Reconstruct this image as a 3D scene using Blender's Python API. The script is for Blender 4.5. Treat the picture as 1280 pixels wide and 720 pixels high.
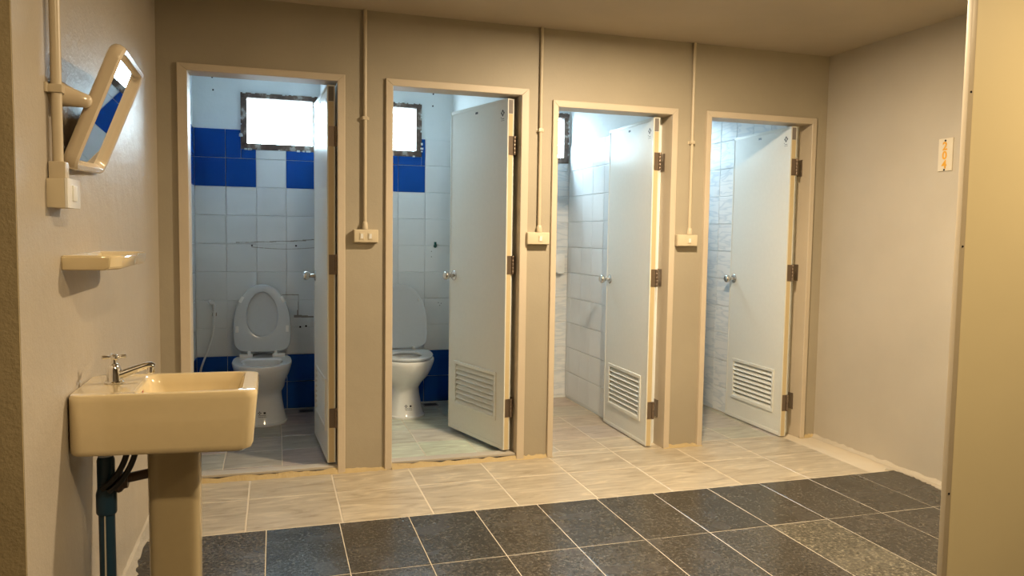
import bpy, bmesh, math, random
from math import sin, cos, pi, radians
from mathutils import Vector, Matrix
random.seed(7)
for o in list(bpy.data.objects): bpy.data.objects.remove(o)
SC = bpy.context.scene
COL = SC.collection

# ------------------------------------------------------------------ camera
F_PX = 958.18
YAW, PITCH, ROLL = 0.3019, -0.069, 0.015
fwd = Vector((sin(YAW)*cos(PITCH), cos(YAW)*cos(PITCH), sin(PITCH)))
rgt = Vector((cos(YAW), -sin(YAW), 0)); up = rgt.cross(fwd)
r2 = rgt*cos(ROLL) + up*sin(ROLL); u2 = -rgt*sin(ROLL) + up*cos(ROLL)
cd = bpy.data.cameras.new('camera'); cam = bpy.data.objects.new('camera', cd); COL.objects.link(cam)
m3 = Matrix((r2, u2, -fwd)).transposed()
cam.matrix_world = Matrix.Translation((0.5344, -4.0751, 1.2689)) @ m3.to_4x4()
cd.sensor_width = 36; cd.lens = F_PX/1280*36; cd.clip_start = 0.02
SC.camera = cam

# ------------------------------------------------------------------ daylight, lamps, exposure
SKY = 28.0
w = bpy.data.worlds.new('daylight'); SC.world = w; w.use_nodes = True
WN = w.node_tree.nodes; bg = WN['Background']
bg.inputs[0].default_value = (0.69, 0.885, 1.0, 1); # overcast sky: brightness rises from the horizon to the zenith as 1 + 2 sin(elevation); dull ground below
wt = w.node_tree; gm = WN.new('ShaderNodeTexCoord'); sx = WN.new('ShaderNodeSeparateXYZ'); mr = WN.new('ShaderNodeMapRange'); rg = WN.new('ShaderNodeMapRange'); pr = WN.new('ShaderNodeMath')
wt.links.new(gm.outputs['Generated'], sx.inputs[0]); wt.links.new(sx.outputs['Z'], mr.inputs['Value']); wt.links.new(sx.outputs['Z'], rg.inputs['Value'])
for n_, v_ in zip(('From Min','From Max','To Min','To Max'), (0, 1, SKY, SKY*3)): mr.inputs[n_].default_value = v_
for n_, v_ in zip(('From Min','From Max','To Min','To Max'), (-.06, 0, .45, 1)): rg.inputs[n_].default_value = v_
pr.operation = 'MULTIPLY'; wt.links.new(mr.outputs[0], pr.inputs[0]); wt.links.new(rg.outputs[0], pr.inputs[1]); wt.links.new(pr.outputs[0], bg.inputs[1])
SC.view_settings.view_transform = 'Standard'; SC.view_settings.look = 'None'
SC.view_settings.exposure = 0.0; SC.view_settings.gamma = 1.0
LAMP1_POWER, LAMP2_POWER, FILL_POWER = 88.0, 38.0, 27.0  # the last power belongs to the added fill
LAMP1_COL, LAMP2_COL = (1.0, 0.78, 0.51), (1.0, 0.74, 0.42)

# ------------------------------------------------------------------ helpers
def tag(o, label=None, cat=None, group=None, kind=None):
    if label: o['label'] = label
    if cat: o['category'] = cat
    if group: o['group'] = group
    if kind: o['kind'] = kind
    return o
def empty(name, loc=(0,0,0), rz=0.0, **k):
    o = bpy.data.objects.new(name, None); COL.objects.link(o)
    o.location = loc; o.rotation_euler = (0,0,rz); o.empty_display_size = .1
    return tag(o, **k)
class MB:
    def __init__(s): s.v=[]; s.f=[]; s.smooth=[]
    def add(s, vs, fs, smooth=False, M=None):
        n=len(s.v)
        s.v += [tuple(M@Vector(p)) if M else tuple(p) for p in vs]
        s.f += [tuple(i+n for i in f) for f in fs]; s.smooth += [smooth]*len(fs); return s
    def box(s, a, b, M=None):
        x0,y0,z0=a; x1,y1,z1=b
        return s.add([(x0,y0,z0),(x1,y0,z0),(x1,y1,z0),(x0,y1,z0),(x0,y0,z1),(x1,y0,z1),(x1,y1,z1),(x0,y1,z1)],
              [(0,3,2,1),(4,5,6,7),(0,1,5,4),(1,2,6,5),(2,3,7,6),(3,0,4,7)], False, M)
    def cham(s, a, b, c=.002, M=None):       # box with every edge bevelled
        bm=bmesh.new(); bmesh.ops.create_cube(bm,size=1)
        for v in bm.verts:
            for i in range(3): v.co[i]=a[i]+(v.co[i]+.5)*(b[i]-a[i])
        bmesh.ops.bevel(bm,geom=bm.edges[:]+bm.verts[:],offset=c,segments=2,affect='EDGES',profile=.7)
        bm.verts.index_update()
        s.add([v.co[:] for v in bm.verts],[[v.index for v in f.verts] for f in bm.faces],True,M); bm.free(); return s
    def loft(s, rings, cap0=True, cap1=True, smooth=True, M=None, close=True):
        n=len(rings[0]); vs=[p for r in rings for p in r]; fs=[]
        for k in range(len(rings)-1):
            for i in range(n if close else n-1):
                j=(i+1)%n; fs.append((k*n+i,k*n+j,(k+1)*n+j,(k+1)*n+i))
        if cap0: fs.append(tuple(reversed(range(n))))
        if cap1: fs.append(tuple((len(rings)-1)*n+i for i in range(n)))
        return s.add(vs,fs,smooth,M)
    def lathe(s, prof, n=24, M=None):        # profile of (r,z) about local z
        return s.loft([[(r*cos(2*pi*i/n),r*sin(2*pi*i/n),z) for i in range(n)] for r,z in prof],True,True,True,M)
    def tube(s, pts, r, n=12):
        pts=[Vector(p) for p in pts]; rings=[]; prev=None
        for i,p in enumerate(pts):
            d=(pts[min(i+1,len(pts)-1)]-pts[max(i-1,0)]).normalized()
            if prev is None: a=d.orthogonal().normalized()
            else: a=(prev-d*prev.dot(d)).normalized()
            prev=a; b=d.cross(a); rr=r[i] if isinstance(r,(list,tuple)) else r
            rings.append([tuple(p+a*rr*cos(2*pi*k/n)+b*rr*sin(2*pi*k/n)) for k in range(n)])
        return s.loft(rings)
    def mesh(s, name, mat):
        me=bpy.data.meshes.new(name); me.from_pydata(s.v,[],s.f); me.polygons.foreach_set('use_smooth',s.smooth)
        if mat: me.materials.append(mat)
        bm=bmesh.new(); bm.from_mesh(me); bmesh.ops.recalc_face_normals(bm,faces=bm.faces); bm.to_mesh(me); bm.free()
        if any(s.smooth): me.set_sharp_from_angle(angle=radians(38))
        return me
    def build(s, name, mat, parent=None, **k):
        o=bpy.data.objects.new(name, s.mesh(name,mat)); COL.objects.link(o)
        if parent: o.parent=parent
        return tag(o, **k)
def bez(p0,p1,p2,p3,n=16):
    P=[Vector(p) for p in (p0,p1,p2,p3)]; out=[]
    for i in range(n+1):
        t=i/n; u=1-t; out.append(P[0]*u**3+P[1]*3*u*u*t+P[2]*3*u*t*t+P[3]*t**3)
    return out
def rrect(x0,x1,y0,y1,r,z,n=6):
    out=[]
    for cx,cy,a in ((x1-r,y1-r,0),(x0+r,y1-r,pi/2),(x0+r,y0+r,pi),(x1-r,y0+r,1.5*pi)):
        for i in range(n+1):
            t=a+pi/2*i/n; out.append((cx+r*cos(t),cy+r*sin(t),z))
    return out
def rotM(loc, x, y, z):
    M=Matrix((Vector(x),Vector(y),Vector(z))).transposed().to_4x4(); M.translation=Vector(loc); return M

# ------------------------------------------------------------------ materials
def new(name):
    m=bpy.data.materials.new(name); m.use_nodes=True; nt=m.node_tree
    return m, nt, nt.nodes['Principled BSDF']
def N(nt,t,**k):
    n=nt.nodes.new(t)
    for a,b in k.items():
        if a in n.inputs: n.inputs[a].default_value=b
        else: setattr(n,a,b)
    return n
def ramp(nt, fac, stops):
    r=nt.nodes.new('ShaderNodeValToRGB'); e=r.color_ramp.elements
    while len(e)<len(stops): e.new(.5)
    for i,(p,c) in enumerate(stops): e[i].position=p; e[i].color=(*c,1)
    nt.links.new(fac,r.inputs[0]); return r.outputs[0]
def plain(name, col, rough=.5, metal=0, coat=0, spec=.5):
    m,nt,b=new(name); b.inputs['Base Color'].default_value=(*col,1); b.inputs['Roughness'].default_value=rough
    b.inputs['Metallic'].default_value=metal; b.inputs['Coat Weight'].default_value=coat; b.inputs['Specular IOR Level'].default_value=spec
    n=N(nt,'ShaderNodeTexNoise',Scale=40.0); c=ramp(nt,n.outputs[0],[(.3,tuple(x*.985 for x in col)),(.7,tuple(min(1,x*1.01) for x in col))])
    tc=nt.nodes.new('ShaderNodeTexCoord'); nt.links.new(tc.outputs['Object'],n.inputs['Vector']); nt.links.new(c,b.inputs['Base Color'])
    return m
def paint(name, col, rough, bump=.15, streak=.06, sc=9.0, coat=0.0):
    m,nt,b=new(name); L=nt.links
    tc=nt.nodes.new('ShaderNodeTexCoord')
    n1=N(nt,'ShaderNodeTexNoise',Scale=2.2,Detail=5.0); L.new(tc.outputs['Object'],n1.inputs['Vector'])
    c=ramp(nt,n1.outputs[0],[(.3,tuple(x*(1-streak) for x in col)),(.7,tuple(min(1,x*(1+streak)) for x in col))])
    L.new(c,b.inputs['Base Color'])
    n2=N(nt,'ShaderNodeTexNoise',Scale=sc,Detail=8.0,Roughness=.65); L.new(tc.outputs['Object'],n2.inputs['Vector'])
    n3=N(nt,'ShaderNodeTexNoise',Scale=140.0,Detail=2.0); L.new(tc.outputs['Object'],n3.inputs['Vector'])
    ad=N(nt,'ShaderNodeMath',operation='MULTIPLY_ADD'); L.new(n3.outputs[0],ad.inputs[0]); ad.inputs[1].default_value=.12; L.new(n2.outputs[0],ad.inputs[2])
    bp=N(nt,'ShaderNodeBump',Strength=bump,Distance=.02); L.new(ad.outputs[0],bp.inputs['Height']); L.new(bp.outputs[0],b.inputs['Normal'])
    b.inputs['Roughness'].default_value=rough; b.inputs['Coat Weight'].default_value=coat; b.inputs['Coat Roughness'].default_value=.25
    return m
M_wall=paint('grey_paint',(.38,.335,.255),.55,.12)
M_left=paint('glossy_grey_paint',(.46,.41,.34),.43,.34,.05,6.0)
M_right=paint('matt_grey_paint',(.47,.43,.365),.6,.06)
M_pier=paint('ochre_plaster',(.36,.29,.17),.6,.45,.10,5.0)
M_dim=paint('bounce_cut_brown',(.17,.14,.10),.6,.05)  # dark tone invented for unseen walls, cuts bounce light
M_yel=paint('cream_board',(.82,.72,.46),.5,.02,.02)
M_ceil=paint('ceiling_paint',(.44,.38,.29),.8,.10)
M_plas=paint('pale_plaster',(.80,.84,.85),.75,.25,.04,7.0)
M_frame=paint('cream_door_frame',(.58,.50,.39),.45,.08,.06,20.0)
M_trim=plain('aluminium_trim',(.55,.47,.34),.4)
M_pvc=plain('white_pvc',(.74,.75,.71),.30,spec=.10)
M_pvc_edge=plain('cream_pvc_edge',(.60,.49,.29),.35); M_gap=plain('grey_edge_patch',(.20,.18,.17),.5)
M_cer=plain('white_ceramic',(.80,.82,.83),.08,coat=.3)
M_seat=plain('grey_plastic_seat',(.60,.64,.67),.2)
M_buff=plain('white_plastic',(.80,.81,.80),.3)
M_cream=plain('cream_ceramic',(.72,.60,.38),.07,coat=.4)
M_ped=plain('dark_cream_ceramic',(.43,.35,.21),.2)  # one even cream, darker than the basin
M_mframe=plain('cream_plastic',(.66,.56,.42),.16,coat=.3)
M_box=plain('cream_switch_plastic',(.62,.54,.39),.35)
M_pipe=plain('cream_conduit',(.56,.48,.35),.35)
M_chrome=plain('chrome',(.80,.80,.80),.08,metal=1)
M_satin=plain('satin_steel',(.62,.60,.57),.25,metal=1)
M_hinge=plain('bronzed_steel',(.22,.17,.13),.4,metal=.7)
M_black=plain('black_rubber',(.015,.015,.017),.4)
M_hole=plain('black_hole',(.01,.01,.012),.9)
M_blue=plain('blue_pvc',(.012,.045,.085),.3)
M_rust=plain('dark_drain_pipe',(.09,.055,.04),.35)
M_ink=plain('black_ink',(.03,.03,.04),.5)
M_orange=plain('orange_paint',(.72,.37,.03),.4)
M_teal=plain('teal_plastic',(.01,.14,.13),.3)
M_film=plain('clear_film',(.86,.86,.86),.12)
M_grate=plain('steel_grate',(.25,.25,.25),.4,metal=.6)
m,nt,b=new('mirror_glass'); b.inputs['Metallic'].default_value=1; b.inputs['Roughness'].default_value=.01; b.inputs['Base Color'].default_value=(.93,.95,.95,1); M_mirror=m
# window pane: thin clear glass
m,nt,b=new('window_glass'); tr=N(nt,'ShaderNodeBsdfTransparent'); tr.inputs[0].default_value=(.94,.97,.98,1); gl=N(nt,'ShaderNodeBsdfGlossy',Roughness=.05)
mx=N(nt,'ShaderNodeMixShader'); mx.inputs[0].default_value=.06; nt.links.new(tr.outputs[0],mx.inputs[1]); nt.links.new(gl.outputs[0],mx.inputs[2])
nt.links.new(mx.outputs[0],nt.nodes['Material Output'].inputs[0]); M_glass=m
# weathered window frame
m,nt,b=new('peeling_window_frame'); tc=nt.nodes.new('ShaderNodeTexCoord'); n=N(nt,'ShaderNodeTexNoise',Scale=18.0,Detail=6.0); nt.links.new(tc.outputs['Object'],n.inputs['Vector'])
nt.links.new(ramp(nt,n.outputs[0],[(.42,(.09,.055,.04)),(.56,(.17,.11,.08)),(.64,(.42,.38,.34))]),b.inputs['Base Color']); b.inputs['Roughness'].default_value=.6; M_wframe=m
# tiles; every tile object carries its own tint in its object colour
def tile_mat(name, kind):
    m,nt,b=new(name); L=nt.links
    oi=nt.nodes.new('ShaderNodeObjectInfo'); tc=nt.nodes.new('ShaderNodeTexCoord')
    off=N(nt,'ShaderNodeVectorMath',operation='MULTIPLY_ADD'); L.new(oi.outputs['Random'],off.inputs[0]); off.inputs[1].default_value=(17,23,5); L.new(tc.outputs['Object'],off.inputs[2])
    mul=N(nt,'ShaderNodeMixRGB',blend_type='MULTIPLY'); mul.inputs[0].default_value=1; L.new(oi.outputs['Color'],mul.inputs[1])
    if kind=='dark':
        v=N(nt,'ShaderNodeTexVoronoi',Scale=210.0); L.new(off.outputs[0],v.inputs['Vector'])
        n=N(nt,'ShaderNodeTexNoise',Scale=75.0,Detail=4.0,Roughness=.75); L.new(off.outputs[0],n.inputs['Vector'])
        c1=ramp(nt,n.outputs[0],[(.36,(.40,.40,.40)),(.50,(.75,.73,.70)),(.60,(1.35,1.3,1.2)),(.70,(3.4,3.2,2.8))])
        n2=N(nt,'ShaderNodeTexNoise',Scale=6.0,Detail=3.0); L.new(off.outputs[0],n2.inputs['Vector'])
        c2=ramp(nt,n2.outputs[0],[(.3,(.8,.8,.8)),(.7,(1.2,1.2,1.2))])
        mm=N(nt,'ShaderNodeMixRGB',blend_type='MULTIPLY'); mm.inputs[0].default_value=1; L.new(c1,mm.inputs[1]); L.new(c2,mm.inputs[2]); L.new(mm.outputs[0],mul.inputs[2])
        rr=ramp(nt,n2.outputs[0],[(.3,(.20,)*3),(.7,(.30,)*3)]); L.new(rr,b.inputs['Roughness'])
    elif kind=='beige':
        mp=N(nt,'ShaderNodeMapping'); mp.inputs['Rotation'].default_value=(0,0,radians(-38)); mp.inputs['Scale'].default_value=(1,4.5,1); L.new(off.outputs[0],mp.inputs['Vector'])
        n=N(nt,'ShaderNodeTexNoise',Scale=4.0,Detail=8.0,Roughness=.62,Distortion=1.2); L.new(mp.outputs[0],n.inputs['Vector'])
        c=ramp(nt,n.outputs[0],[(.30,(.66,.62,.56)),(.45,(.93,.91,.88)),(.55,(1.05,1.05,1.04)),(.66,(1.32,1.30,1.26))]); L.new(c,mul.inputs[2])
        b.inputs['Roughness'].default_value=.30
    elif kind=='marble':
        mp=N(nt,'ShaderNodeMapping'); mp.inputs['Rotation'].default_value=(0,0,radians(40)); mp.inputs['Scale'].default_value=(1.3,7,1); L.new(off.outputs[0],mp.inputs['Vector'])
        n=N(nt,'ShaderNodeTexNoise',Scale=3.6,Detail=1.5,Distortion=.35); L.new(mp.outputs[0],n.inputs['Vector'])
        c=ramp(nt,n.outputs[0],[(.36,(1,1,1)),(.44,(.90,.92,.94)),(.49,(.80,.84,.88)),(.56,(1,1,1))]); L.new(c,mul.inputs[2])
        b.inputs['Roughness'].default_value=.14
    else:
        n=N(nt,'ShaderNodeTexNoise',Scale=3.0,Detail=3.0); L.new(off.outputs[0],n.inputs['Vector'])
        c=ramp(nt,n.outputs[0],[(.3,(.95,.95,.95)),(.7,(1.03,1.03,1.03))]); L.new(c,mul.inputs[2])
        bp=N(nt,'ShaderNodeBump',Strength=.08,Distance=.01); L.new(n.outputs[0],bp.inputs['Height']); L.new(bp.outputs[0],b.inputs['Normal'])
        b.inputs['Roughness'].default_value=.12
    b.inputs['Specular IOR Level'].default_value={'dark':.35,'beige':.4}.get(kind,.13)
    if kind in ('glaze','marble'): b.inputs['IOR'].default_value=1.3; b.inputs['Roughness'].default_value=.2
    L.new(mul.outputs[0],b.inputs['Base Color']); return m
T_dark=tile_mat('dark_granite_tile','dark'); T_beige=tile_mat('beige_stone_tile','beige')
T_marble=tile_mat('marbled_tile','marble'); T_glaze=tile_mat('glazed_tile','glaze')
M_grout=paint('cream_grout',(.60,.53,.42),.8,.1,.1,30.0)
M_wgrout=paint('white_grout',(.74,.76,.77),.7,.1,.1,30.0)
M_ygrout=paint('ochre_grout',(.48,.37,.19),.6,.5,.15,25.0)
M_cement=paint('pale_cement',(.50,.45,.37),.8,.5,.12,25.0)
WHITE=(.78,.81,.82,1); BLUE=(.012,.080,.36,1)

# ------------------------------------------------------------------ the room
H=2.41; DB=1.5                      # ceiling height, depth of the cubicles
frames=[(.093,.889,.140,.851,2.074,2.039),(1.097,1.883,1.135,1.840,2.072,2.035),
        (2.024,2.805,2.057,2.768,2.022,1.985),(2.997,3.775,3.030,3.742,2.022,1.985)]
stalls=[(.03,.845),(.925,1.79),(1.87,2.72),(2.80,3.655)]
def struct(name,mb,mat,label,cat,parent=None):
    return mb.build(name,mat,parent,label=label,cat=cat,kind='structure')
# front wall of the cubicles
mb=MB(); xs=[-.12]
for f in frames: xs+= [f[0]+.006,f[1]-.006]
xs.append(3.86)
for i in range(0,len(xs),2): mb.box((xs[i],0,0),(xs[i+1],.115,H))
for f in frames: mb.box((f[0]+.006,0,f[4]-.006),(f[1]-.006,.115,H))
wall_stalls=struct('wall_far',mb,M_wall,'grey-beige painted wall with four cubicle doorways','wall')
# left wall with its end face (the pier at the left edge of the photo)
wl=struct('wall_left',MB().box((-.12,-2.15,0),(0,0,H)),M_left,'glossy grey painted side wall behind the sink and tilted mirror','wall')
struct('wall_near_left',MB().box((-1.3,-2.155,0),(-.001,-2.05,H)),M_pier,'rough ochre plaster wall end at the left edge, nearest the camera','wall')
wr=struct('wall_right',MB().box((3.86,-2.148,0),(3.98,.115,H)),M_right,'grey side wall carrying the number plate 204','wall')
struct('wall_near_right',MB().box((2.640,-2.160,0),(4.3,-2.148,H)),M_yel,'plain cream-yellow board wall at the right edge, nearest the camera','wall')
t1=struct('trim_1',MB().cham((2.618,-2.166,0),(2.6385,-2.146,H),.002),M_trim,'slim pale edge strip with small screws along the cream board wall','trim')
for z in (.45,1.254,1.739,2.2):
    MB().lathe([(.0035,0),(.0035,.0015),(.001,.002)],10,rotM((2.629,-2.166,z),(1,0,0),(0,0,1),(0,-1,0))).build('screw',M_hole,t1)
struct('wall_entry_left',MB().box((-1.42,-5.6,0),(-1.3,-2.05,H)),M_dim,'brown side wall of the entry passage, outside the photo','wall')
struct('wall_entry_right',MB().box((4.3,-5.6,0),(4.42,-2.148,H)),M_dim,'brown right side wall of the entry passage, outside the photo','wall')
struct('wall_entry_back',MB().box((-1.42,-5.72,0),(4.42,-5.6,H)),M_dim,'brown wall behind the camera','wall')
struct('ceiling',MB().box((-1.42,-5.72,H),(4.42,1.7,H+.12)),M_ceil,'flat beige painted ceiling','ceiling')
# rear wall with three window holes, and the dividers
wins=[(.326,.840),(.965,1.566),(2.110,2.712),(3.04,3.64)]; WZ0,WZ1=1.826,2.206; YW=DB+.007  # last window is added, unseen, to light its cubicle
mb=MB(); xx=[-.12]
for a,b_ in wins: xx+=[a+.004,b_-.004]
xx.append(3.98)
for i in range(0,len(xx),2): mb.box((xx[i],YW,0),(xx[i+1],YW+.12,H))
for a,b_ in wins:
    mb.box((a+.004,YW,0),(b_-.004,YW+.12,WZ0+.004)); mb.box((a+.004,YW,WZ1-.004),(b_-.004,YW+.12,H))
rear=struct('wall_rear',mb,M_plas,'pale plastered rear wall of the cubicles, tiled up to the small windows','wall')
div=[]
for nm,x0,x1,lab in (('wall_divider',-.12,stalls[0][0],'tiled side wall on the left of the first cubicle'),
                 ('wall_divider',stalls[0][1],stalls[1][0],'partition between the first and second cubicles'),
                 ('wall_divider',stalls[1][1],stalls[2][0],'partition between the second and third cubicles'),
                 ('wall_divider',stalls[2][1],stalls[3][0],'partition with plain white tiles between the third and fourth cubicles'),
                 ('wall_divider',stalls[3][1],3.98,'side wall with marbled tiles on the right of the fourth cubicle')):
    div.append(struct(nm,MB().box((x0-.0 if x0<0 else x0+.007,.115,0),(x1-.007 if x1<3.9 else x1,YW,H-.012)),M_plas,lab,'wall'))

struct('ceiling',MB().box((-.12,.115,H-.012),(3.98,YW,H)),M_plas,'added pale panel over the cubicles, bouncing daylight','ceiling')  # unseen pale panel added so the cubicles catch more bounced daylight

# floor: base slab and its tiles
floor=struct('floor',MB().box((-1.42,-5.72,-.12),(4.42,1.62,-.0012)),M_grout,'tiled floor, dark granite in front and beige stone along the cubicles','floor')
cache={}
def tile_obj(w_,h_,t,mat,M,col,parent,name='tile',c=.0022):
    k=(round(w_,4),round(h_,4),t,mat.name)
    if k not in cache:
        x,y=w_/2,h_/2; m_=MB(); r0=[(-x,-y,-t),(x,-y,-t),(x,y,-t),(-x,y,-t)]; r1=[(a,b,-c*.5) for a,b,_ in r0]
        r2_=[(a-math.copysign(c,a),b-math.copysign(c,b),0) for a,b,_ in r0]
        m_.loft([r0,r1,r2_],False,True,False); m_.smooth=[False]*len(m_.f); cache[k]=m_.mesh('tile',mat)
    o=bpy.data.objects.new(name,cache[k]); COL.objects.link(o); o.parent=parent; o.matrix_local=M; o.color=col; return o
def clipr(x0,x1,a,b): return max(x0,a),min(x1,b)
def floor_tiles(xj,yj,reg,mat,colf,g=.0045,z=0):
    for i in range(len(xj)-1):
        for j in range(len(yj)-1):
            x0,x1=clipr(xj[i],xj[i+1],reg[0],reg[1]); y0,y1=clipr(yj[j],yj[j+1],reg[2],reg[3])
            if x1-x0<.02 or y1-y0<.02: continue
            tilt=Matrix.Rotation(random.uniform(-.0012,.0012),4,'X')@Matrix.Rotation(random.uniform(-.0012,.0012),4,'Y')
            tile_obj(x1-x0-g,y1-y0-g,.004,mat,Matrix.Translation(((x0+x1)/2,(y0+y1)/2,z))@tilt,colf(i,j),floor)
T=.305
dx=[-1.333+T*k for k in range(20)]           # joints: .497, .802 ...
dy=[-.728-.519-.61*k for k in range(8)][::-1]+[-.728]
def darkcol(i,j):
    x=dx[i]+.1; row=len(dy)-2-j; v=random.uniform(.85,1.12)
    base=(.066,.062,.058)
    if row==0: base=[(.070,.063,.055),(.045,.052,.062),(.058,.054,.049)][(i+1)%3] if x<1.2 else (.057,.054,.050)  # bluish base puts a cool reflection into the tile colour
    if row==1 and abs(x-2.737)<.1: base=(.125,.118,.098); v=1
    return tuple(a*v for a in base)+(1,)
floor_tiles(dx,dy,(0.012,3.852,-2.05,-.728),T_dark,darkcol,.0033)
floor_tiles(dx,dy,(-1.29,4.29,-4.4,-2.05),T_dark,darkcol)
bx=[.008]+[.413+.405*k for k in range(9)]
def beigecol(i,j): v=random.uniform(.93,1.05); return (.43*v,.375*v,.29*v,1)
floor_tiles(bx,[-.726,-.315,.09],(.01,3.85,-.726,0),T_beige,beigecol,.0068)
for f in frames[2:]: floor_tiles(bx,[0,.12],(f[2],f[3],0,.07),T_beige,beigecol)
fl_spec=[(stalls[0],.272,.15,T_beige,(.36,.33,.29)),(stalls[1],1.05,.12,T_beige,(.50,.52,.46)),(stalls[2],2.14,.0,T_beige,(.42,.37,.30)),(stalls[3],3.0,.05,T_beige,(.40,.37,.32))]
for (x0,x1),jx,jy,mt,c in fl_spec:
    zz=.018 if x0<1.5 else .0
    if zz: MB().box((x0,.075,-.01),(x1,DB,zz-.0012)).build('raised_screed',M_grout,floor)
    floor_tiles([jx+.3*k for k in range(-3,5)],[jy+.3*k for k in range(-1,6)],(x0+.002,x1-.002,.072,DB-.002),mt,
        lambda i,j,c=c:tuple(a*random.uniform(.95,1.05) for a in c)+(1,),.004,zz)
# cement repairs: ragged thin patches
def ragged(pts, z0, z1, name, mat, parent, amp=.006, sub=8):
    out=[]; n=len(pts)
    for i in range(n):
        a=Vector(pts[i]); b_=Vector(pts[(i+1)%n])
        for k in range(sub):
            p=a.lerp(b_,k/sub); out.append((p.x+random.uniform(-amp,amp),p.y+random.uniform(-amp,amp)))
    return MB().loft([[(x,y,z0) for x,y in out],[(x,y,z1) for x,y in out]],True,True,False).build(name,mat,parent)
ragged([(3.862,-.70),(3.862,-1.29),(3.80,-1.27),(3.70,-1.20),(3.775,-1.10),(3.80,-.98),(3.815,-.86),(3.81,-.735),(3.76,-.715),(3.80,-.69)],-.003,.0035,'cement_patch',M_cement,floor)
ragged([(-.002,-.45),(.035,-.62),(.028,-.9),(.045,-1.05),(.03,-1.3),(.04,-1.6),(.03,-1.9),(-.002,-2.0)],-.003,.004,'cement_patch',M_cement,floor)
def bead(p0,p1,w_,h_,mat,parent,n=40,name='grout_bead'):    # lumpy fillet of grout at the foot of a wall
    a=Vector(p0); b_=Vector(p1); d=(b_-a).normalized(); nrm=Vector((d.y,-d.x,0)); rings=[]
    for i in range(n+1):
        p=a.lerp(b_,i/n); ww=w_*random.uniform(.55,1.25); hh=h_*random.uniform(.6,1.2)
        rings.append([tuple(p+Vector((0,0,-.003))-nrm*.002),tuple(p+nrm*ww),tuple(p+nrm*ww*.5+Vector((0,0,hh*.35))),tuple(p+Vector((0,0,hh))-nrm*.002)])
    return MB().loft(rings).build(name,mat,parent)
bead((.0,0,0),(.14,0,0),.03,.022,M_ygrout,wall_stalls,8)
for a,b_ in ((.851,1.135),(1.840,2.057),(2.768,3.03),(3.742,3.86)): bead((a,-.002,0),(b_,-.002,0),.022,.018,M_ygrout,wall_stalls,14)
bead((3.86,0,0),(3.86,-2.05,0),.03,.02,M_cement,wr,60)
bead((0,-2.1,0),(0,-.02,0),.012,.02,M_cement,wl,60)

# wall tiles
V0,VP,UP=.02,.1935,.1965
vrows=[V0+VP*k for k in range(13)]
def wall_tiles(parent,axis,fixed,u_lines,v_lines,u_rng,v_rng,facing,mat,colf,holes=(),gu=.003,gv=.0036,stuff=False):
    """axis 'x': wall in the x-z plane at y=fixed facing -y; 'y': wall in the y-z plane at x=fixed"""
    joined=MB()
    for i in range(len(u_lines)-1):
        for j in range(len(v_lines)-1):
            a,b_=clipr(u_lines[i],u_lines[i+1],*u_rng); c,d=clipr(v_lines[j],v_lines[j+1],*v_rng)
            if b_-a<.012 or d-c<.012: continue
            rects=[(a,b_,c,d)]
            for (hx0,hx1,hz0,hz1) in holes:
                nr=[]
                for (a,b_,c,d) in rects:
                    if b_<=hx0 or a>=hx1 or d<=hz0 or c>=hz1: nr.append((a,b_,c,d)); continue
                    if a<hx0: nr.append((a,hx0,c,d))
                    if b_>hx1: nr.append((hx1,b_,c,d))
                    ca,cb=max(a,hx0),min(b_,hx1)
                    if c<hz0: nr.append((ca,cb,c,hz0))
                    if d>hz1: nr.append((ca,cb,hz1,d))
                rects=[r for r in nr if r[1]-r[0]>.01 and r[3]-r[2]>.01]
            for (a,b_,c,d) in rects:
                u,v=(a+b_)/2,(c+d)/2
                if axis=='x': M=rotM((u,fixed,v),(1,0,0),(0,0,1),(0,-1,0))
                else: M=rotM((fixed,u,v),(0,-facing*-1,0),(0,0,1),(facing,0,0))
                if stuff: joined.box((-(b_-a-gu)/2,-(d-c-gv)/2,-.006),((b_-a-gu)/2,(d-c-gv)/2,0),M)
                else: tile_obj(b_-a-gu,d-c-gv,.0068,mat,M,colf(i,j),parent)
    if stuff: 
        o=joined.build('wall_tiles',mat,parent,kind='stuff'); o.color=WHITE
def vary(c,a=.03):
    v=random.uniform(1-a,1+a); return (c[0]*v,c[1]*v,c[2]*v,1)
TOP=V0+VP*10
holes=[(a,b_,WZ0,WZ1) for a,b_ in wins]
# grout bed of the rear wall, thin
def c1(i,j): return vary(BLUE if j<2 or (j in (8,9) and i in (0,1,3)) else WHITE)
def c2(i,j): return vary(BLUE if j<2 or (j in (8,9) and i in (1,2,3)) else WHITE)
wall_tiles(rear,'x',DB,[.03+UP*k for k in range(6)],vrows,(.03,.845),(V0,TOP),1,T_glaze,c1,holes)
wall_tiles(rear,'x',DB,[1.79-UP*k for k in range(6)][::-1],vrows,(.925,1.79),(V0,TOP),1,T_glaze,lambda i,j:vary(BLUE if j<2 or (j in (8,9) and i in (2,3)) else WHITE),holes)
MARB=(.78,.80,.81,1); PLAIN=(.77,.79,.80,1)
wall_tiles(rear,'x',DB,[2.72-UP*k for k in range(6)][::-1],vrows,(1.87,2.72),(V0,TOP),1,T_marble,lambda i,j:vary(MARB),holes)
wall_tiles(rear,'x',DB,[3.655-UP*k for k in range(6)][::-1],[-.015+.198*k for k in range(14)],(2.80,3.655),(.003,2.36),1,T_marble,lambda i,j:vary(MARB),holes)
yl=[DB-UP*k for k in range(9)][::-1]
wall_tiles(div[0],'y',stalls[0][0],yl,vrows,(.118,DB),(V0,TOP),1,T_glaze,lambda i,j:vary(BLUE if j<2 or (j in (8,9) and i%4!=1) else WHITE))
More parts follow.
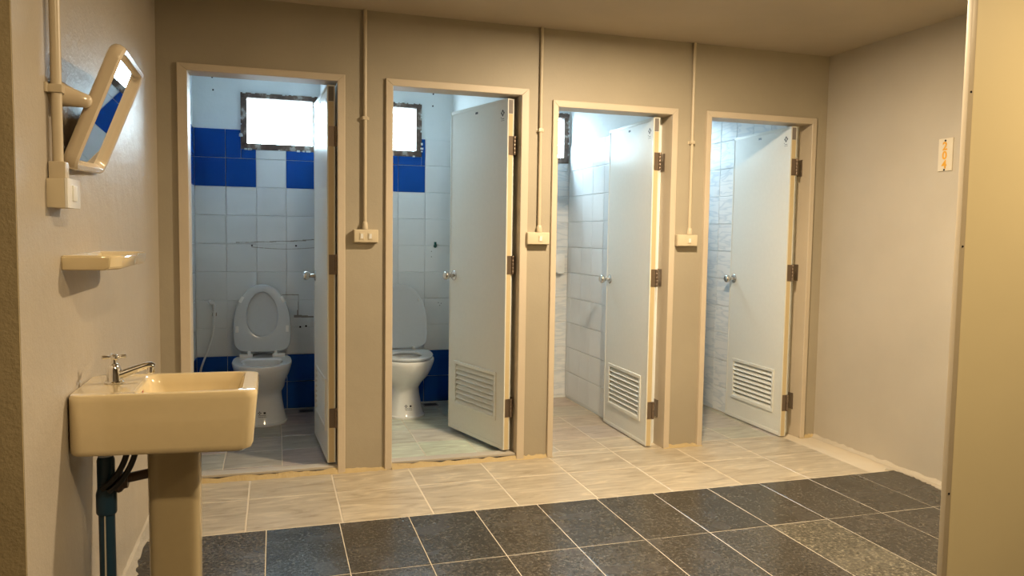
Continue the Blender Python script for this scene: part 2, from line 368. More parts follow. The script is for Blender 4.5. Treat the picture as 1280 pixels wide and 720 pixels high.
wall_tiles(div[3],'y',stalls[2][1],[1.4235-UP*k for k in range(-1,8)][::-1],vrows,(.118,DB),(V0-.02,TOP),-1,T_glaze,lambda i,j:vary(PLAIN,.015),gu=.0012,gv=.004)
wall_tiles(div[4],'y',stalls[3][1],[.87-UP*k for k in range(-4,5)][::-1],[-.015+.198*k for k in range(14)],(.118,DB),(.003,2.36),-1,T_marble,lambda i,j:vary(MARB,.02))
wall_tiles(div[2],'y',stalls[1][1],yl,vrows,(.118,DB),(V0,TOP),-1,T_glaze,lambda i,j:vary(BLUE if j<2 else WHITE))
# faces the camera cannot see
wall_tiles(div[1],'y',stalls[0][1],yl,vrows,(.118,DB),(V0,TOP),-1,T_glaze,c1,stuff=True)
wall_tiles(div[1],'y',stalls[1][0],yl,vrows,(.118,DB),(V0,TOP),1,T_glaze,c1,stuff=True)
wall_tiles(div[2],'y',stalls[2][0],yl,vrows,(.118,DB),(V0,TOP),1,T_marble,c1,stuff=True)
wall_tiles(div[3],'y',stalls[3][0],yl,vrows,(.118,DB),(.003,2.36),1,T_marble,c1,stuff=True)
# plug holes and glue traces left on the rear wall
def spot(x,z,r,mat=M_hole,name='plug_hole',y=DB,parent=rear):
    MB().lathe([(r,-.001),(r,.0009),(r*.6,.0011)],10,rotM((x,y,z),(1,0,0),(0,0,1),(0,-1,0))).build(name,mat,parent)
for x,z,r in ((.392,1.170,.006),(.684,1.171,.0065),(.71,.60,.007),(.75,.605,.007),(1.70,.76,.003),(1.72,.755,.003),(1.71,.74,.003),(1.645,1.14,.003),(1.645,1.10,.003)): spot(x,z,r)
for x,z in ((.148,2.293),(.153,2.21),(1.651,2.283),(1.648,2.197)): spot(x,z,.006,y=DB+.007)
M_glue=plain('old_glue',(.33,.31,.28),.8)
def trace(pts,w_,name='glue_trace',mat=M_glue,y=DB):
    m_=MB()
    for (a,b_) in zip(pts[:-1],pts[1:]):
        ww=w_*random.uniform(.5,1.3); d=Vector((b_[0]-a[0],b_[1]-a[1])).normalized()*.002
        m_.box((a[0]-d.x,y-.0012,min(a[1],b_[1])-ww),(b_[0]+d.x,y+.001,max(a[1],b_[1])+ww)) if abs(b_[0]-a[0])>abs(b_[1]-a[1]) else m_.box((min(a[0],b_[0])-ww,y-.0012,min(a[1],b_[1])),(max(a[0],b_[0])+ww,y+.001,max(a[1],b_[1])))
    m_.build(name,mat,rear)
trace([(.29+.02*k,1.189+.0015*sin(k)+.0008*k+(.006 if k>22 else 0)) for k in range(27)],.002)
trace([(.39+.018*k,1.160-.012*sin(pi*k/24)) for k in range(25)],.0012)
trace([(.59,.829),(.62,.829),(.66,.828),(.699,.826)],.002); trace([(.699,.826),(.699,.78),(.697,.72),(.69,.682)],.002); trace([(.67,.678),(.72,.674),(.76,.672),(.80,.67)],.007)

# windows
for n_,(a,b_) in enumerate(wins):
    wn=empty('window_%d'%(n_+1),((a+b_)/2,YW,WZ0),kind='structure',
      label=['bright small window with peeling dark frame in the first cubicle','bright small window with peeling dark frame in the second cubicle','bright small window with brown frame in the third cubicle','small unseen window added to light the fourth cubicle, hidden in the photo'][n_],cat='window')
    cx=(a+b_)/2; hw=(b_-a)/2; hh=WZ1-WZ0; fw=.040
    for (x0,x1,z0,z1) in ((-hw,hw,0,fw),(-hw,hw,hh-fw*.85,hh),(-hw,-hw+fw,fw,hh-fw*.85),(hw-fw,hw,fw,hh-fw*.85)):
        MB().cham((x0,-.012,z0),(x1,.06,z1),.003).build('window_frame',M_wframe,wn)
    MB().box((-hw+fw,.030,fw),(hw-fw,.036,hh-fw*.85)).build('pane',M_glass,wn)
    # crumbling plaster edge round the frame
    m_=MB()
    for k in range(46):
        s=random.random()*(4*hw+2*hh); 
        if s<2*hw: x,z=-hw+s,hh
        elif s<4*hw: x,z=-hw+(s-2*hw),0
        elif s<4*hw+hh: x,z=-hw,s-4*hw
        else: x,z=hw,s-4*hw-hh
        if z==0 and random.random()<.6: continue
        x=max(-hw,min(hw,x)); e=random.uniform(.004,.011)
        m_.box((x-e,-.016,z-e*.7),(x+e*1.2,-.004,z+e*.7))
    m_.build('broken_plaster',M_plas,wn,kind='stuff')
    pl=bpy.data.lights.new('window_portal','AREA'); pl.shape='RECTANGLE'; pl.size=2*hw; pl.size_y=hh; pl.cycles.is_portal=True
    po=bpy.data.objects.new('window_portal',pl); COL.objects.link(po); po.matrix_world=rotM((cx,YW+.13,WZ0+hh/2),(1,0,0),(0,0,-1),(0,1,0))

# ------------------------------------------------------------------ doors
hinge_x=[.8045,1.7775,2.6745,3.630]; ang=[86.8,73.4,90.8,90.9]
door_lab=['nearly edge-on white door of the first cubicle, behind the sink','half-open white louvred door of the second cubicle, left of the third','open white louvred door of the third cubicle, beside plain white tiles','open white louvred door of the fourth cubicle, nearest the grey side wall']
HY=.035; DW=.64; DT=.035
for n_,f in enumerate(frames):
    xo0,xo1,xi0,xi1,zo,zi=f
    d=empty('door_%d'%(n_+1),((xo0+xo1)/2,0,0),kind='structure',label=door_lab[n_],cat='door')
    ox=(xo0+xo1)/2
    def bar(poly,name):   # poly in x-z, extruded in y
        r0=[(x-ox,-.014,z) for x,z in poly]; r1=[(x-ox,.118,z) for x,z in poly]
        ce=[sum(p[0] for p in poly)/4-ox,sum(p[1] for p in poly)/4]
        rf=[(x+ (0.0022 if x<ce[0] else -.0022),-.0165,z+(.0022 if z<ce[1] else -.0022)) for x,_,z in r0]
        MB().loft([rf,r0,r1],True,True,False).build(name,M_frame,d)
    bar([(xo0,0),(xi0,0),(xi0,zi),(xo0,zo)],'jamb'); bar([(xi1,0),(xo1,0),(xo1,zo),(xi1,zi)],'jamb'); bar([(xo0,zo),(xi0,zi),(xi1,zi),(xo1,zo)],'frame_head')
    if n_<2:
        MB().cham((xi0-ox-.002,.002,.020),(xi1-ox+.002,.074,.034),.003).build('threshold',plain('pale_threshold_%d'%n_,(.46,.42,.36),.4),d)
        bead((xi0-ox,-.006,0),(xi1-ox,-.006,0),.02,.024,M_ygrout,d,18,'grout_fillet')
    # leaf in its own frame: x along the leaf from the hinge edge, y out of the front face
    th=radians(ang[n_]); Z0=.045 if n_<2 else .006; Z1=zi-.012
    Lf=Matrix.Translation((hinge_x[n_]-ox,HY,0))@Matrix.Rotation(pi-th,4,'Z')
    vz0=[.208,.208,.150,.152][n_]; vz1=vz0+.262; vu0,vu1=.095,.562
    mb=MB()
    mb.box((0,-DT,Z0),(vu0,0,Z1)); mb.box((vu1,-DT,Z0),(DW,0,Z1)); mb.box((vu0,-DT,Z0),(vu1,0,vz0)); mb.box((vu0,-DT,vz1),(vu1,0,Z1))
    leaf=mb.build('door_leaf',M_pvc,d); leaf.matrix_local=Lf
    def lp(mbx,name,mat,**k): o=mbx.build(name,mat,leaf,**k); return o
    e=.014; mb=MB()
    for y0,y1 in ((0,.0025),(-DT-.0025,-DT)):
        mb.cham((0,y0-.001,Z0),(e,y1,Z1),.001); mb.cham((DW-e*.6,y0-.001,Z0),(DW+.001,y1,Z1),.001); mb.cham((e,y0-.001,Z0),(DW-e*.6,y1,Z0+e*1.6),.001); mb.cham((e,y0-.001,Z1-e*1.3),(DW-e*.6,y1,Z1),.001)
    lp(mb,'edge_bead',M_pvc)
    lp(MB().box((-.0012,-DT+.004,Z0+.002),(0,-.004,Z1-.085)),'edge_strip',M_pvc_edge,label='cream hinge edge of the door')
    lp(MB().box((-.0012,-DT+.004,Z1-.083),(0,-.004,Z1-.008)),'gap_patch',M_gap,label='grey patch painted for the dark gap at the top of the hinge edge')  # dark grey patch stands in for the shaded gap up here
    # louvre
    fb=.020
    for (a,b_,c,dd) in ((vu0-fb*.5,vu1+fb*.5,vz0-fb*.5,vz0+fb*.5),(vu0-fb*.5,vu1+fb*.5,vz1-fb*.5,vz1+fb*.5),(vu0-fb*.5,vu0+fb*.5,vz0+fb*.5,vz1-fb*.5),(vu1-fb*.5,vu1+fb*.5,vz0+fb*.5,vz1-fb*.5)):
        lp(MB().cham((a,-DT-.004,c),(b_,.006,dd),.0025),'louvre_frame',M_pvc)
    ns=8; hh=(vz1-vz0-fb)/ns
    for k in range(ns):
        zc=vz0+fb*.5+hh*(k+.5)
        # each slat slopes down towards the front
        s=MB(); a,b_=vu0+fb*.4,vu1-fb*.4
        pr=[(.003,zc-hh*.50),(.005,zc-hh*.42),(-.017,zc+hh*.46),(-.020,zc+hh*.38)]
        s.loft([[(a,y,z) for y,z in pr],[(b_,y,z) for y,z in pr]],True,True,False); lp(s,'slat',M_pvc)
    # knobs
    kz=[1.01,1.012,.985,.985][n_]; ku=DW-.052
    for sgn in (1,-1):
        M=rotM((ku,0 if sgn>0 else -DT,kz),(1,0,0),(0,0,-sgn),(0,sgn,0))
        lp(MB().lathe([(.031,0),(.031,.003),(.026,.008),(.012,.011),(.010,.030),(.016,.035),(.0245,.045),(.027,.056),(.025,.066),(.018,.072),(.010,.0735)],24,M),'door_knob',M_satin,label='round steel knob')
    # lock face on the free edge
    lp(MB().box((DW,-DT*.5-.012,kz-.03),(DW+.0015,-DT*.5+.012,kz+.03)),'latch_plate',M_satin)
    # hinges: leaf on the door edge, leaf on the jamb, knuckle between
    for hz in [(1.765,1.10,.285),(1.765,1.10,.285),(1.715,1.025,.225),(1.72,1.055,.222)][n_]:
        m_=MB(); m_.box((-.003,-DT-.010,hz-.052),(-.0008,-.005,hz+.052))
        for k in range(5): m_.lathe([(.0075,-.0098),(.008,-.009),(.008,.009),(.0075,.0098)],12,Matrix.Translation((-.006,-DT-.006,hz-.042+.021*k)))
        lp(m_,'hinge_leaf',M_hinge,label='bronzed steel hinge')
        px=xi1-ox
        MB().box((px-.0030,.066,hz-.052),(px+.0005,.114,hz+.052)).build('hinge_plate',M_hinge,d)
    # printed marks near the top: black certificate diamond with lines, and a small dark label
    if True:
        m_=MB(); cu,cz=.055,Z1-.075; q=.016
        def bx_(u0,z0,u1,z1): m_.box((min(u0,u1),.0002,min(z0,z1)),(max(u0,u1),.0006,max(z0,z1)))
        for k in range(4):
            M=Matrix.Translation((cu,0,cz))@Matrix.Rotation(pi/2*k,4,'Y')
            m_.add([(0,.0006,q*1.25),(q*.62,.0006,q*.62),(0,.0006,q*.30),(-q*.62,.0006,q*.62)],[(0,1,2,3)],False,M)
            m_.add([(q*.70,.0006,q*.18),(q*.95,.0006,0),(q*.70,.0006,-q*.18),(q*.2,.0006,0)],[(0,1,2,3)],False,M)
        bx_(cu-.014,cz-.034,cu+.012,cz-.031); bx_(cu-.018,cz-.043,cu+.016,cz-.041); bx_(cu+.015,cz-.027,cu+.019,cz-.022)
        lp(m_,'certificate_mark',M_ink)
        lp(MB().box((.322,.0002,Z1-.048),(.350,.0012,Z1-.036)),'small_label',M_ink)

# ------------------------------------------------------------------ ceiling lamps (round surface-mounted downlights) and an added fill
def lamp(loc,power,col,label,spread=180):
    e=empty('ceiling_light',loc,label=label,cat='ceiling light')
    MB().lathe([(.085,0),(.085,-.022),(.078,-.028),(.072,-.028),(.072,-.020),(.0,-.020)],40).build('lamp_ring',M_buff,e)
    m_,nt_,b_=new('diffuser'); b_.inputs['Emission Color'].default_value=(*col,1); b_.inputs['Emission Strength'].default_value=6
    MB().lathe([(.071,-.021),(.071,-.024),(.0,-.0245)],40).build('diffuser',m_,e)
    l=bpy.data.lights.new('lamp_glow','AREA'); l.shape='DISK'; l.size=.13; l.energy=power; l.color=col
    lo=bpy.data.objects.new('lamp_glow',l); COL.objects.link(lo); lo.location=(loc[0],loc[1],loc[2]-.032); l.spread=radians(spread)
lamp((2.24,-1.20,H),LAMP1_POWER,LAMP1_COL,'round ceiling downlight in front of the third cubicle, above the frame')
lamp((3.30,-3.05,H),FILL_POWER,LAMP2_COL,'added fill downlight brightening the cream board wall, out of frame')  # added fill with no known source, brightens the board wall
lamp((1.08,-3.28,H),LAMP2_POWER,LAMP2_COL,'round ceiling downlight over the entry near the camera, out of frame')

# ------------------------------------------------------------------ conduits and switches on the cubicle wall
for n_,(x,nsw,cl,bt) in enumerate(((.990,2,(1.86,),'first and second'),(1.952,1,(1.85,),'second and third'),(2.901,1,(1.83,),'third and fourth'))):
    e=empty('conduit',(x,0,1.29),label='thin vertical cream conduit between the %s doorways'%bt,cat='conduit',group='conduits down to the wall switches')
    MB().tube([(0,-.013,0),(0,-.013,H-1.29)],.0095,14).build('pipe',M_pipe,e)
    MB().lathe([(.016,-.002),(.0155,.02),(.012,.034),(.0098,.036)],16,Matrix.Translation((0,-.017,0))).build('adapter',M_pipe,e)
    for z in cl:
        m_=MB(); m_.cham((-.0135,-.0245,-.009),(.0135,-.001,.009),.002,Matrix.Translation((0,0,z-1.29)))
        m_.cham((-.022,-.004,-.008),(.022,0,.008),.0015,Matrix.Translation((0,0,z-1.29))); m_.build('clamp',M_pipe,e)
    w_=.126 if n_==0 else .132
    x0=[.931,1.876,2.812][n_]+w_/2
    s=empty('wall_switch',(x0,0,1.252),label='cream surface switch box with %s between the %s doorways'%('two rockers' if nsw==2 else 'one rocker',bt),cat='switch',group='switch boxes on the cubicle wall')
    MB().cham((-w_/2,-.036,-.034),(w_/2,0,.034),.004).build('back_box',M_box,s)
    MB().cham((-w_/2+.003,-.040,-.031),(w_/2-.003,-.034,.031),.002).build('cover_plate',M_box,s)
    for u in ((-.022,.022) if nsw==2 else (.012,)):
        r=MB().cham((u-.0125,-.0425,-.018),(u+.0125,-.038,.018),.0012).build('switch_module',M_box,s)
        MB().add([(u-.0065,-.0428,-.012),(u+.0065,-.0428,-.012),(u+.0065,-.0455,.012),(u-.0065,-.0455,.012),(u-.0065,-.042,-.012),(u+.0065,-.042,-.012),(u+.0065,-.042,.012),(u-.0065,-.042,.012)],[(0,1,2,3),(0,4,5,1),(1,5,6,2),(2,6,7,3),(3,7,4,0)]).build('rocker',M_buff,r)

# ------------------------------------------------------------------ left wall: conduit, box, mirror, shelf
e=empty('conduit',(0,-1.886,1.39),label='cream conduit running up the left wall beside the mirror',cat='conduit')
MB().tube([(.020,0,.0),(.020,0,H-1.39)],.0125,16).build('pipe',M_pipe,e)
MB().cham((.002,-.019,0),(.040,.019,.045),.004).build('adapter',M_pipe,e)
m_=MB(); m_.cham((0,-.03,-.012),(.006,.03,.012),.002,Matrix.Translation((0,0,.225))); m_.cham((.0,-.0165,-.010),(.036,.0165,.010),.003,Matrix.Translation((0,0,.225))); m_.build('clamp',M_pipe,e)
s=empty('wall_switch',(0,-1.853,1.358),label='cream switch box with a clear-filmed white switch, below the tilted mirror',cat='switch')
MB().cham((0,-.066,-.038),(.040,.066,.034),.003).build('back_box',M_box,s)
r=MB().cham((.040,-.064,-.038),(.047,.068,.036),.002).build('switch_plate',M_film,s,label='white plate under clear film')
MB().cham((.046,-.020,-.020),(.0505,.022,.020),.002).build('rocker',M_buff,r)

# mirror pose
mc=Vector((.0754,-1.5764,1.5999)); tilt,yw,rl=radians(21.5),radians(4.1),radians(2.8)
nv=Vector((cos(tilt)*cos(yw),cos(tilt)*sin(yw),-sin(tilt))); hv=Vector((-sin(yw),cos(yw),0)); vv=nv.cross(hv)
h2=hv*cos(rl)+vv*sin(rl); v2=-hv*sin(rl)+vv*cos(rl)
mir=empty('wall_mirror',(0,0,0),label='tilted cream-framed mirror reflecting blue tiles, on the left wall',cat='mirror'); mir.matrix_world=rotM(mc,h2,v2,nv)
A,B=.224,.149
fr=MB()
def rr2(ax,by,r,z): return rrect(-ax,ax,-by,by,r,z,8)
fr.loft([rr2(A-.004,B-.004,.018,-.004),rr2(A+.000,B+.000,.02,.0),rr2(A+.004,B+.004,.022,.010),rr2(A+.010,B+.010,.028,.017),rr2(A+.022,B+.020,.036,.019),rr2(A+.030,B+.026,.042,.013),
         rr2(A+.033,B+.028,.044,.0),rr2(A+.031,B+.026,.042,-.010),rr2(A+.022,B+.02,.036,-.018),rr2(A-.02,B-.02,.02,-.020)],False,True)
fr.build('frame',M_mframe,mir)
MB().loft([rr2(A+.001,B+.001,.018,-.003),rr2(A+.001,B+.001,.018,.0008)],True,True,False).build('mirror_glass',M_mirror,mir)
inv=mir.matrix_world.inverted()
for yy,dirn in ((-1.846,1),(-1.306,-1)):
    p0=Vector((0,yy,1.612)); side=mc-h2*dirn*(A+.03) ; p1=Vector((side.x+.002,yy,side.z+.004))
    pts=[p0.lerp(p1,t) for t in (0,.03,.35,.7,.9,.97,1)]
    MB().tube([inv@p for p in pts],[.040,.038,.027,.020,.017,.012,.004],18).build('bracket_arm',M_mframe,mir)

# ceramic shelf
sh=empty('soap_shelf',(0,-1.56,1.158),label='small white ceramic tray shelf on the left wall under the mirror',cat='shelf')
def shr(d,hw,ch,z,x0=0.0): return [(x0,-hw,z),(x0+d-ch*.55,-hw,z),(x0+d,-hw+ch,z),(x0+d,hw-ch,z),(x0+d-ch*.55,hw,z),(x0,hw,z)]
m_=MB(); m_.loft([shr(.128,.235,.045,.0),shr(.138,.238,.045,.006),shr(.142,.24,.045,.036),shr(.137,.236,.042,.040),shr(.122,.225,.04,.038,.006),shr(.108,.205,.03,.018,.014)],True,True,False)
bm=bmesh.new(); me=m_.mesh('soap_shelf',M_cream); bm.from_mesh(me); bmesh.ops.bevel(bm,geom=bm.edges[:],offset=.0025,segments=2,affect='EDGES'); bm.to_mesh(me); bm.free()
me.polygons.foreach_set('use_smooth',[True]*len(me.polygons)); me.set_sharp_from_angle(angle=radians(45))
so=bpy.data.objects.new('tray',me); COL.objects.link(so); so.parent=sh

# ------------------------------------------------------------------ sink
X1,Y0,Y1,ZT=.487,-1.800,-1.468,.822
sk=empty('pedestal_sink',(.25,-1.635,0),label='cream rectangular basin on a pedestal against the left wall',cat='sink')
def R(x0,x1,y0,y1,r,z): return [(a-.25,b-(-1.635),c) for a,b,c in rrect(x0,x1,y0,y1,r,z,8)]
m_=MB()
def S(x0,x1,y0,y1,r,zl,zr):
    return [(a,b,zl+(zr-zl)*((a+.25-x0)/(x1-x0))) for a,b,_ in R(x0,x1,y0,y1,r,0)]
m_.loft([S(.03,.40,Y0+.04,Y1-.04,.02,.662,.650),S(.008,X1-.034,Y0+.008,Y1-.008,.03,.655,.642),S(.004,X1-.018,Y0+.002,Y1-.002,.034,.661,.649),S(.003,X1-.012,Y0,Y1,.036,.672,.662),
  S(.003,X1,Y0-.001,Y1+.001,.036,ZT-.02,ZT-.028),S(.003,X1+.001,Y0,Y1,.036,ZT-.009,ZT-.015),S(.006,X1-.003,Y0+.004,Y1-.004,.034,ZT-.002,ZT-.007),S(.012,X1-.010,Y0+.010,Y1-.010,.030,ZT,ZT-.005),
  [(a,b,ZT-.0035) for a,b,_ in R(.158,X1-.040,Y0+.020,Y1-.020,.034,0)],[(a,b,ZT-.008) for a,b,_ in R(.163,X1-.045,Y0+.024,Y1-.024,.034,0)],
  [(a,b,ZT-.035) for a,b,_ in R(.170,X1-.056,Y0+.031,Y1-.031,.036,0)],[(a,b,ZT-.085) for a,b,_ in R(.178,X1-.074,Y0+.045,Y1-.045,.045,0)],
  [(a,b,ZT-.110) for a,b,_ in R(.195,X1-.085,Y0+.065,Y1-.065,.05,0)],[(a,b,ZT-.118) for a,b,_ in R(.25,X1-.14,Y0+.11,Y1-.11,.04,0)]])
basin=m_.build('basin',M_cream,sk)
MB().lathe([(.022,0),(.022,.002),(.016,.003),(.006,.0015)],20,Matrix.Translation((.055,0,ZT-.1175))).build('drain_cover',M_chrome,basin)
MB().lathe([(.009,0),(.009,.002),(.006,.002)],14,rotM((.1725-.25,-.045,ZT-.034),(0,1,0),(0,0,1),(1,0,0))).build('overflow_hole',M_hole,basin)
MB().box((.1685-.25,-.026,ZT-.026),(.1695-.25,-.014,ZT-.020)).build('red_mark',plain('red_print',(.5,.1,.06),.4),basin)
m_=MB()
def ped(hx,hy,z,cx=.244): 
    o=[]
    for i in range(40):
        t=2*pi*i/40; c,s_=cos(t),sin(t); o.append((cx-.25+hx*math.copysign(abs(c)**(.42),c),.050+hy*math.copysign(abs(s_)**(.50),s_),z))
    return o
m_.loft([ped(.088,.072,0),ped(.086,.070,.02),ped(.074,.060,.05),ped(.072,.056,.2),ped(.073,.056,.45),ped(.074,.058,.62),ped(.076,.060,.66)]); m_.build('pedestal',M_ped,sk,label='plain column in a deeper cream than the basin')
# faucet
fc=MB(); fx,fy=.088,-1.62; O=(fx-.25,fy+1.635,ZT-.001)
fc.lathe([(.026,0),(.026,.004),(.0225,.007),(.0205,.025),(.018,.042),(.0145,.053),(.009,.057),(.0075,.070),(.007,.078)],24,Matrix.Translation(O))
tap=fc.build('faucet',M_chrome,sk,label='chrome pillar tap with cross handle')
hd=MB(); hz=O[2]+.076
hd.lathe([(.009,-.006),(.011,0),(.010,.006),(.005,.009)],16,Matrix.Translation((O[0],O[1],hz)))
for k in range(4):
    a=radians(20+90*k); dx_,dy_=cos(a),sin(a)
    hd.tube([(O[0],O[1],hz),(O[0]+dx_*.012,O[1]+dy_*.012,hz),(O[0]+dx_*.026,O[1]+dy_*.026,hz+.001),(O[0]+dx_*.031,O[1]+dy_*.031,hz+.001),(O[0]+dx_*.033,O[1]+dy_*.033,hz+.001)],[.005,.0045,.0058,.006,.003],10)
hd.build('tap_handle',M_chrome,tap)
sp=MB(); sp.tube([(O[0]+.004,O[1],O[2]+.020),(O[0]+.025,O[1],O[2]+.026),(O[0]+.055,O[1],O[2]+.038),(O[0]+.085,O[1],O[2]+.048),(O[0]+.098,O[1],O[2]+.049),(O[0]+.106,O[1],O[2]+.044)],[.015,.0135,.011,.0098,.0105,.009],14)
sp.lathe([(.009,-.012),(.0115,-.010),(.0115,.006),(.008,.010)],16,Matrix.Translation((O[0]+.098,O[1],O[2]+.038)))
sp.build('spout',M_chrome,tap)

# drain and supply below the sink
dp=empty('drain_pipe',(.064,-1.635,0),label='dark blue drain pipe against the left wall under the sink',cat='pipe')
MB().tube([(0,0,0),(0,0,.46)],.022,20).build('pipe',M_blue,dp)
MB().lathe([(.026,.44),(.028,.445),(.028,.50),(.024,.515),(.024,.60),(.020,.61)],20).build('tee_coupling',M_blue,dp)
MB().add([(-.006,-.0225,.0),(.0,-.0232,.0),(.001,-.0232,.44),(-.003,-.0227,.44),(-.004,-.0228,.2)],[(0,1,2,3)]).build('glue_drip',plain('dried_glue',(.55,.52,.45),.5),dp)
MB().tube([(.01,0,.535),(.06,.012,.538),(.118,.032,.542)],.0145,16).build('waste_pipe',M_rust,dp)
MB().lathe([(.020,0),(.030,.004),(.033,.012),(.030,.020),(.022,.026),(.020,.036)],20,rotM((.022,0,.532),(0,1,0),(0,0,1),(1,0,0))).build('pipe_nut',M_rust,dp)
for k,(a,c_) in enumerate((((.012,-.036,.515),(.092,-.030,.668)),((-.006,-.040,.525),(.070,-.038,.668)))):
    h=MB().tube(bez(a,(a[0]+.035,a[1],a[2]+.02),(c_[0]-.008,c_[1],c_[2]-.08),c_,18),.0085,12).build('supply_hose',M_black,None,label=['black flexible hose under the sink, nearer the pedestal','black flexible hose under the sink, nearer the left wall'][k],cat='hose',group='flexible hoses under the sink')
    h.location=(.064,-1.635,0)

# ------------------------------------------------------------------ number plate 204
npx=empty('number_plate',(3.86,-.915,1.717),label='small white plate with vertical orange number 204 on the grey side wall',cat='sign')
MB().cham((-.006,-.044,-.084),(0,.044,.084),.0015).build('plate',plain('plate_white',(.66,.60,.49),.4),npx)
for ch,z in (('2',.042),('0',-.005),('4',-.052)):
    cu=bpy.data.curves.new('digit','FONT'); cu.body=ch; cu.size=.058; cu.extrude=.0008; cu.offset=.0016; cu.align_x='CENTER'; cu.align_y='CENTER'; cu.resolution_u=4
    tmp=bpy.data.objects.new('tmp',cu); COL.objects.link(tmp); dg=bpy.context.evaluated_depsgraph_get()
    me=bpy.data.meshes.new_from_object(tmp.evaluated_get(dg)); bpy.data.objects.remove(tmp)
    me.materials.clear(); me.materials.append(M_orange)
    o=bpy.data.objects.new('digit',me); COL.objects.link(o); o.parent=npx; o['label']='orange digit '+ch
    o.matrix_local=rotM((-.0068,0.004,z),(0,-1,0),(0,0,1),(-1,0,0))
for z in (.072,-.078):
    MB().lathe([(.0052,0),(.0052,.002),(.002,.003)],12,rotM((-.006,0.002,z),(0,1,0),(0,0,1),(-1,0,0))).build('screw',M_hole,npx)

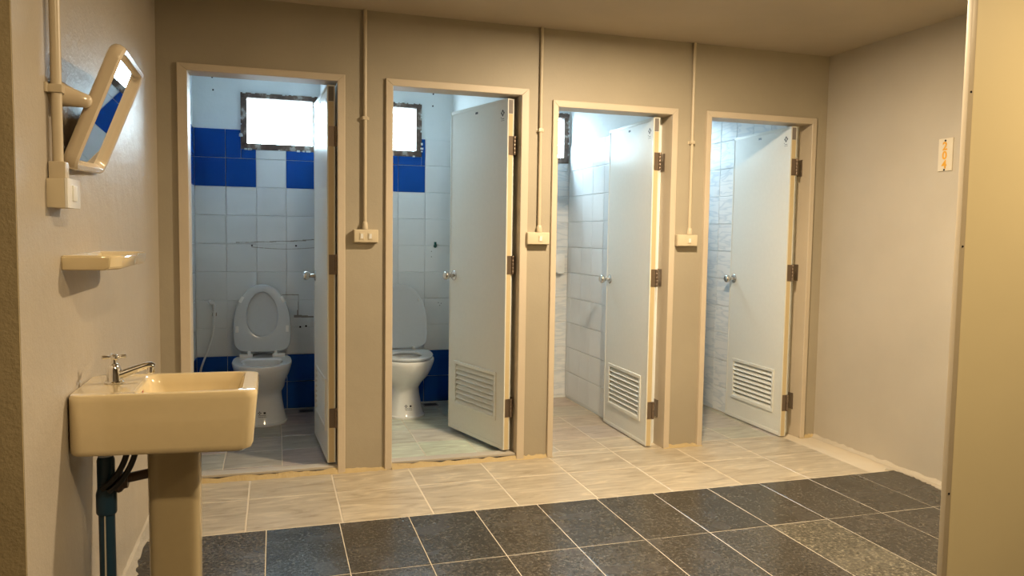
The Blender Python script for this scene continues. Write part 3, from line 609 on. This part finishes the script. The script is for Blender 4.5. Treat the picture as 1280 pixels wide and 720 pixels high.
# ------------------------------------------------------------------ toilets
def egg(cx,cy,hx,f,bk,z,n=48,pb=.62,pf=.92):
    o=[]
    for i in range(n):
        t=2*pi*i/n; c,s_=cos(t),sin(t)
        if s_<0: o.append((cx+hx*math.copysign(abs(c)**pf,c),cy+f*s_,z))
        else: o.append((cx+hx*math.copysign(abs(c)**pb,c),cy+bk*math.copysign(abs(s_)**pb,s_),z))
    return o
def toilet(x,y,z0,label,seat_down,bw):
    t=empty('toilet',(x,y,z0),label=label,cat='toilet')      # local -y is the front; y=0 about the middle of the bowl
    m_=MB()
    m_.loft([egg(0,.02,bw,.155,.26,0),egg(0,.02,bw,.157,.26,.012),egg(0,.03,bw-.006,.15,.25,.016),egg(0,.04,bw-.022,.135,.24,.08),egg(0,.05,bw-.034,.13,.23,.16),egg(0,.05,bw-.036,.14,.23,.20),
       egg(0,.04,bw-.018,.17,.24,.235),egg(0,.02,.150,.205,.27,.285),egg(0,.01,.172,.235,.285,.335),egg(0,.0,.183,.25,.30,.375),egg(0,0,.187,.256,.305,.398),egg(0,0,.184,.253,.302,.405),
       egg(0,-.02,.130,.18,.14,.405),egg(0,-.02,.122,.17,.13,.395),egg(0,-.02,.118,.165,.13,.36),egg(0,-.02,.10,.14,.11,.30),egg(0,-.01,.06,.08,.07,.24),egg(0,-.01,.05,.06,.05,.22)],True,False)
    bowl=m_.build('bowl',M_cer,t)
    MB().loft([egg(0,-.01,.055,.07,.06,.241),egg(0,-.01,.055,.07,.06,.2415)]).build('bowl_water',plain('toilet_water',(.05,.06,.06),.02),bowl)
    # printed marks on the foot
    mk=MB()
    def fy_(x,z):
        k=min(1,max(0,(z-.016)/.064)); a_=bw-.006-.016*k; cy=.03+.01*k; f_=.15-.015*k
        return cy-f_*math.sqrt(max(0,1-(abs(x)/a_)**(2/.92)))-.0012
    def dec(pts): mk.add([(x,fy_(x,z),z) for x,z in pts],[tuple(range(len(pts)))])
    for k in range(4):       # flower-like mark of four petals
        a_=pi/2*k; r_=lambda u,v:(-.016+u*cos(a_)-v*sin(a_),.083+u*sin(a_)+v*cos(a_))
        dec([r_(.002,0),r_(.007,-.0045),r_(.0115,0),r_(.007,.0045)])
    dec([(.008,.076),(.021,.076),(.021,.089),(.008,.089)])
    for k in range(2):
        for q in range(6): 
            u=-.024+.008*q+.002*k; dec([(u,.066-.009*k),(u+.0055,.066-.009*k),(u+.0055,.0695-.009*k),(u,.0695-.009*k)])
    mk.build('printed_marks',M_ink,bowl)
    lean=radians(7)
    # upright frame: x across, y up the lid, z towards the front
    U=rotM((0,.205,.435),(1,0,0),(0,sin(lean),cos(lean)),(0,-cos(lean),sin(lean)))
    def outl(s,dz,v0=.0,hx=.186,Lh=.458):
        o=[]
        for i in range(64):
            a=2*pi*i/64; c,s_=cos(a),sin(a); cy=.17
            if s_>=0: p=(hx*math.copysign(abs(c)**.95,c), cy+(Lh-cy)*s_)
            else: p=(hx*math.copysign(abs(c)**.42,c), cy+cy*math.copysign(abs(s_)**.42,s_))
            o.append((p[0]*(1-s/hx),cy+(p[1]-cy)*(1-s/.20),dz))
        return o
    lid=MB(); lid.loft([outl(.012,-.014),outl(.003,-.011),outl(0,-.004),outl(.001,.0015),outl(.006,.003),outl(.02,.001)],True,True)
    lido=lid.build('lid',M_seat,t,label='raised grey lid'); lido.matrix_local=U
    def hole(s,dz):
        return [( (.098+s)*cos(2*pi*i/64)*(1-.10*sin(2*pi*i/64)), .255+(.148+s)*sin(2*pi*i/64),dz) for i in range(64)]
    st=MB(); seq=[outl(.004,.0),outl(0,.006),outl(.004,.017),outl(.012,.021),hole(.022,.022),hole(.006,.019),hole(.0,.010),hole(.004,.0)]
    st.loft(seq+[outl(.004,.0)],False,False)
    seat=st.build('seat',M_seat,t,label='grey seat ring')
    if seat_down: seat.matrix_local=rotM((0,.215,.407),(1,0,0),(0,-1,.0),(0,0,-1))@Matrix.Translation((0,0,-.021))
    else:
        seat.matrix_local=U@Matrix.Translation((0,0,.006))
        for (u,v,r) in ((-.135,.355,-30),(.135,.355,30),(-.165,.155,0),(.165,.155,0)):
            M=Matrix.Translation((u*.98,v,.018))@Matrix.Rotation(radians(r),4,'Z')
            MB().cham((-.010,-.022,0),(.010,.022,.010),.004,M).build('bumper',M_buff,seat)
    if seat_down:
        MB().lathe([(.007,0),(.007,.008),(.004,.010)],12,Matrix.Translation((.125,.345,.003))).build('bumper',M_buff,lido)
        MB().lathe([(.007,0),(.007,.008),(.004,.010)],12,Matrix.Translation((-.125,.345,.003))).build('bumper',M_buff,lido)
    for s_ in (-1,1):
        m2=MB(); m2.cham((s_*.105-.042,.185,.402),(s_*.105+.042,.225,.425),.006); m2.cham((s_*.085-.01,.18,.415),(s_*.085+.01,.215,.448),.004); m2.build('hinge',M_buff,t)
    return t
toilet(.458,1.14,.018,'white toilet with lid and seat raised, in the first cubicle',False,.158)
toilet(1.400,1.12,.018,'white toilet with only the lid raised, in the second cubicle',True,.130)

# bidet spray in the first cubicle
sp=empty('bidet_sprayer',(.147,DB,.70),label='white bidet spray and hose on the tiled wall of the first cubicle',cat='sprayer')
MB().cham((-.014,-.030,-.012),(.014,0,.012),.004).build('holder',M_satin,sp)
MB().tube([(.0,-.035,-.02),(.0,-.037,.03),(-.002,-.042,.065),(-.008,-.055,.083),(-.022,-.066,.086),(-.030,-.070,.082)],[.009,.011,.013,.0165,.018,.014],14).build('spray_head',M_buff,sp)
MB().tube(bez((.0,-.035,-.02),(.0,-.036,-.15),(-.05,-.06,-.25),(-.085,-.05,-.36),20)+bez((-.085,-.05,-.36),(-.10,-.04,-.42),(-.105,-.03,-.47),(-.10,-.006,-.47),8)[1:],.0072,12).build('hose',M_buff,sp)
MB().lathe([(.018,0),(.018,.006),(.011,.010),(.010,.02)],16,rotM((-.10,0,-.47),(1,0,0),(0,0,1),(0,-1,0))).build('stop_valve',M_chrome,sp)
# teal plug on the second rear wall
tp=empty('pipe_plug',(1.672,DB,1.178),label='small teal pipe plug on the white tiles of the second cubicle',cat='plug')
MB().lathe([(.013,0),(.013,.012),(.011,.014),(.008,.028),(.004,.030)],14,rotM((0,0,0),(1,0,0),(0,.3,.95),(0,-.95,.3))).build('plug_body',M_teal,tp)
MB().cham((-.010,-.022,.0),(.006,-.006,.032),.004).build('plug_key',M_teal,tp)
# dispenser in the third cubicle
ds=empty('soap_dispenser',(2.645,DB,1.04),label='small white dispenser on the marbled rear wall of the third cubicle',cat='dispenser')
MB().cham((-.045,-.060,-.055),(.030,0,.085),.010).build('dispenser_body',M_buff,ds)
MB().cham((-.025,-.064,-.062),(.012,-.05,-.050),.003).build('push_tab',M_buff,ds)
MB().cham((-.020,-.063,-.010),(.006,-.058,.03),.002).build('sight_window',M_film,ds)
# floor drains
for x,lab in ((.745,'dark slotted floor drain beside the toilet in the first cubicle'),(1.625,'dark slotted floor drain beside the toilet in the second cubicle')):
    g=empty('floor_drain',(x,1.40,.018),label=lab,cat='drain',group='floor drains in the cubicles')
    MB().cham((-.055,-.04,-.002),(.055,.04,.003),.0015).build('grate_frame',M_grate,g)
    for k in range(4): MB().box((-.045,-.032+.017*k,.003),(.045,-.023+.017*k,.0036)).build('slot',M_hole,g)
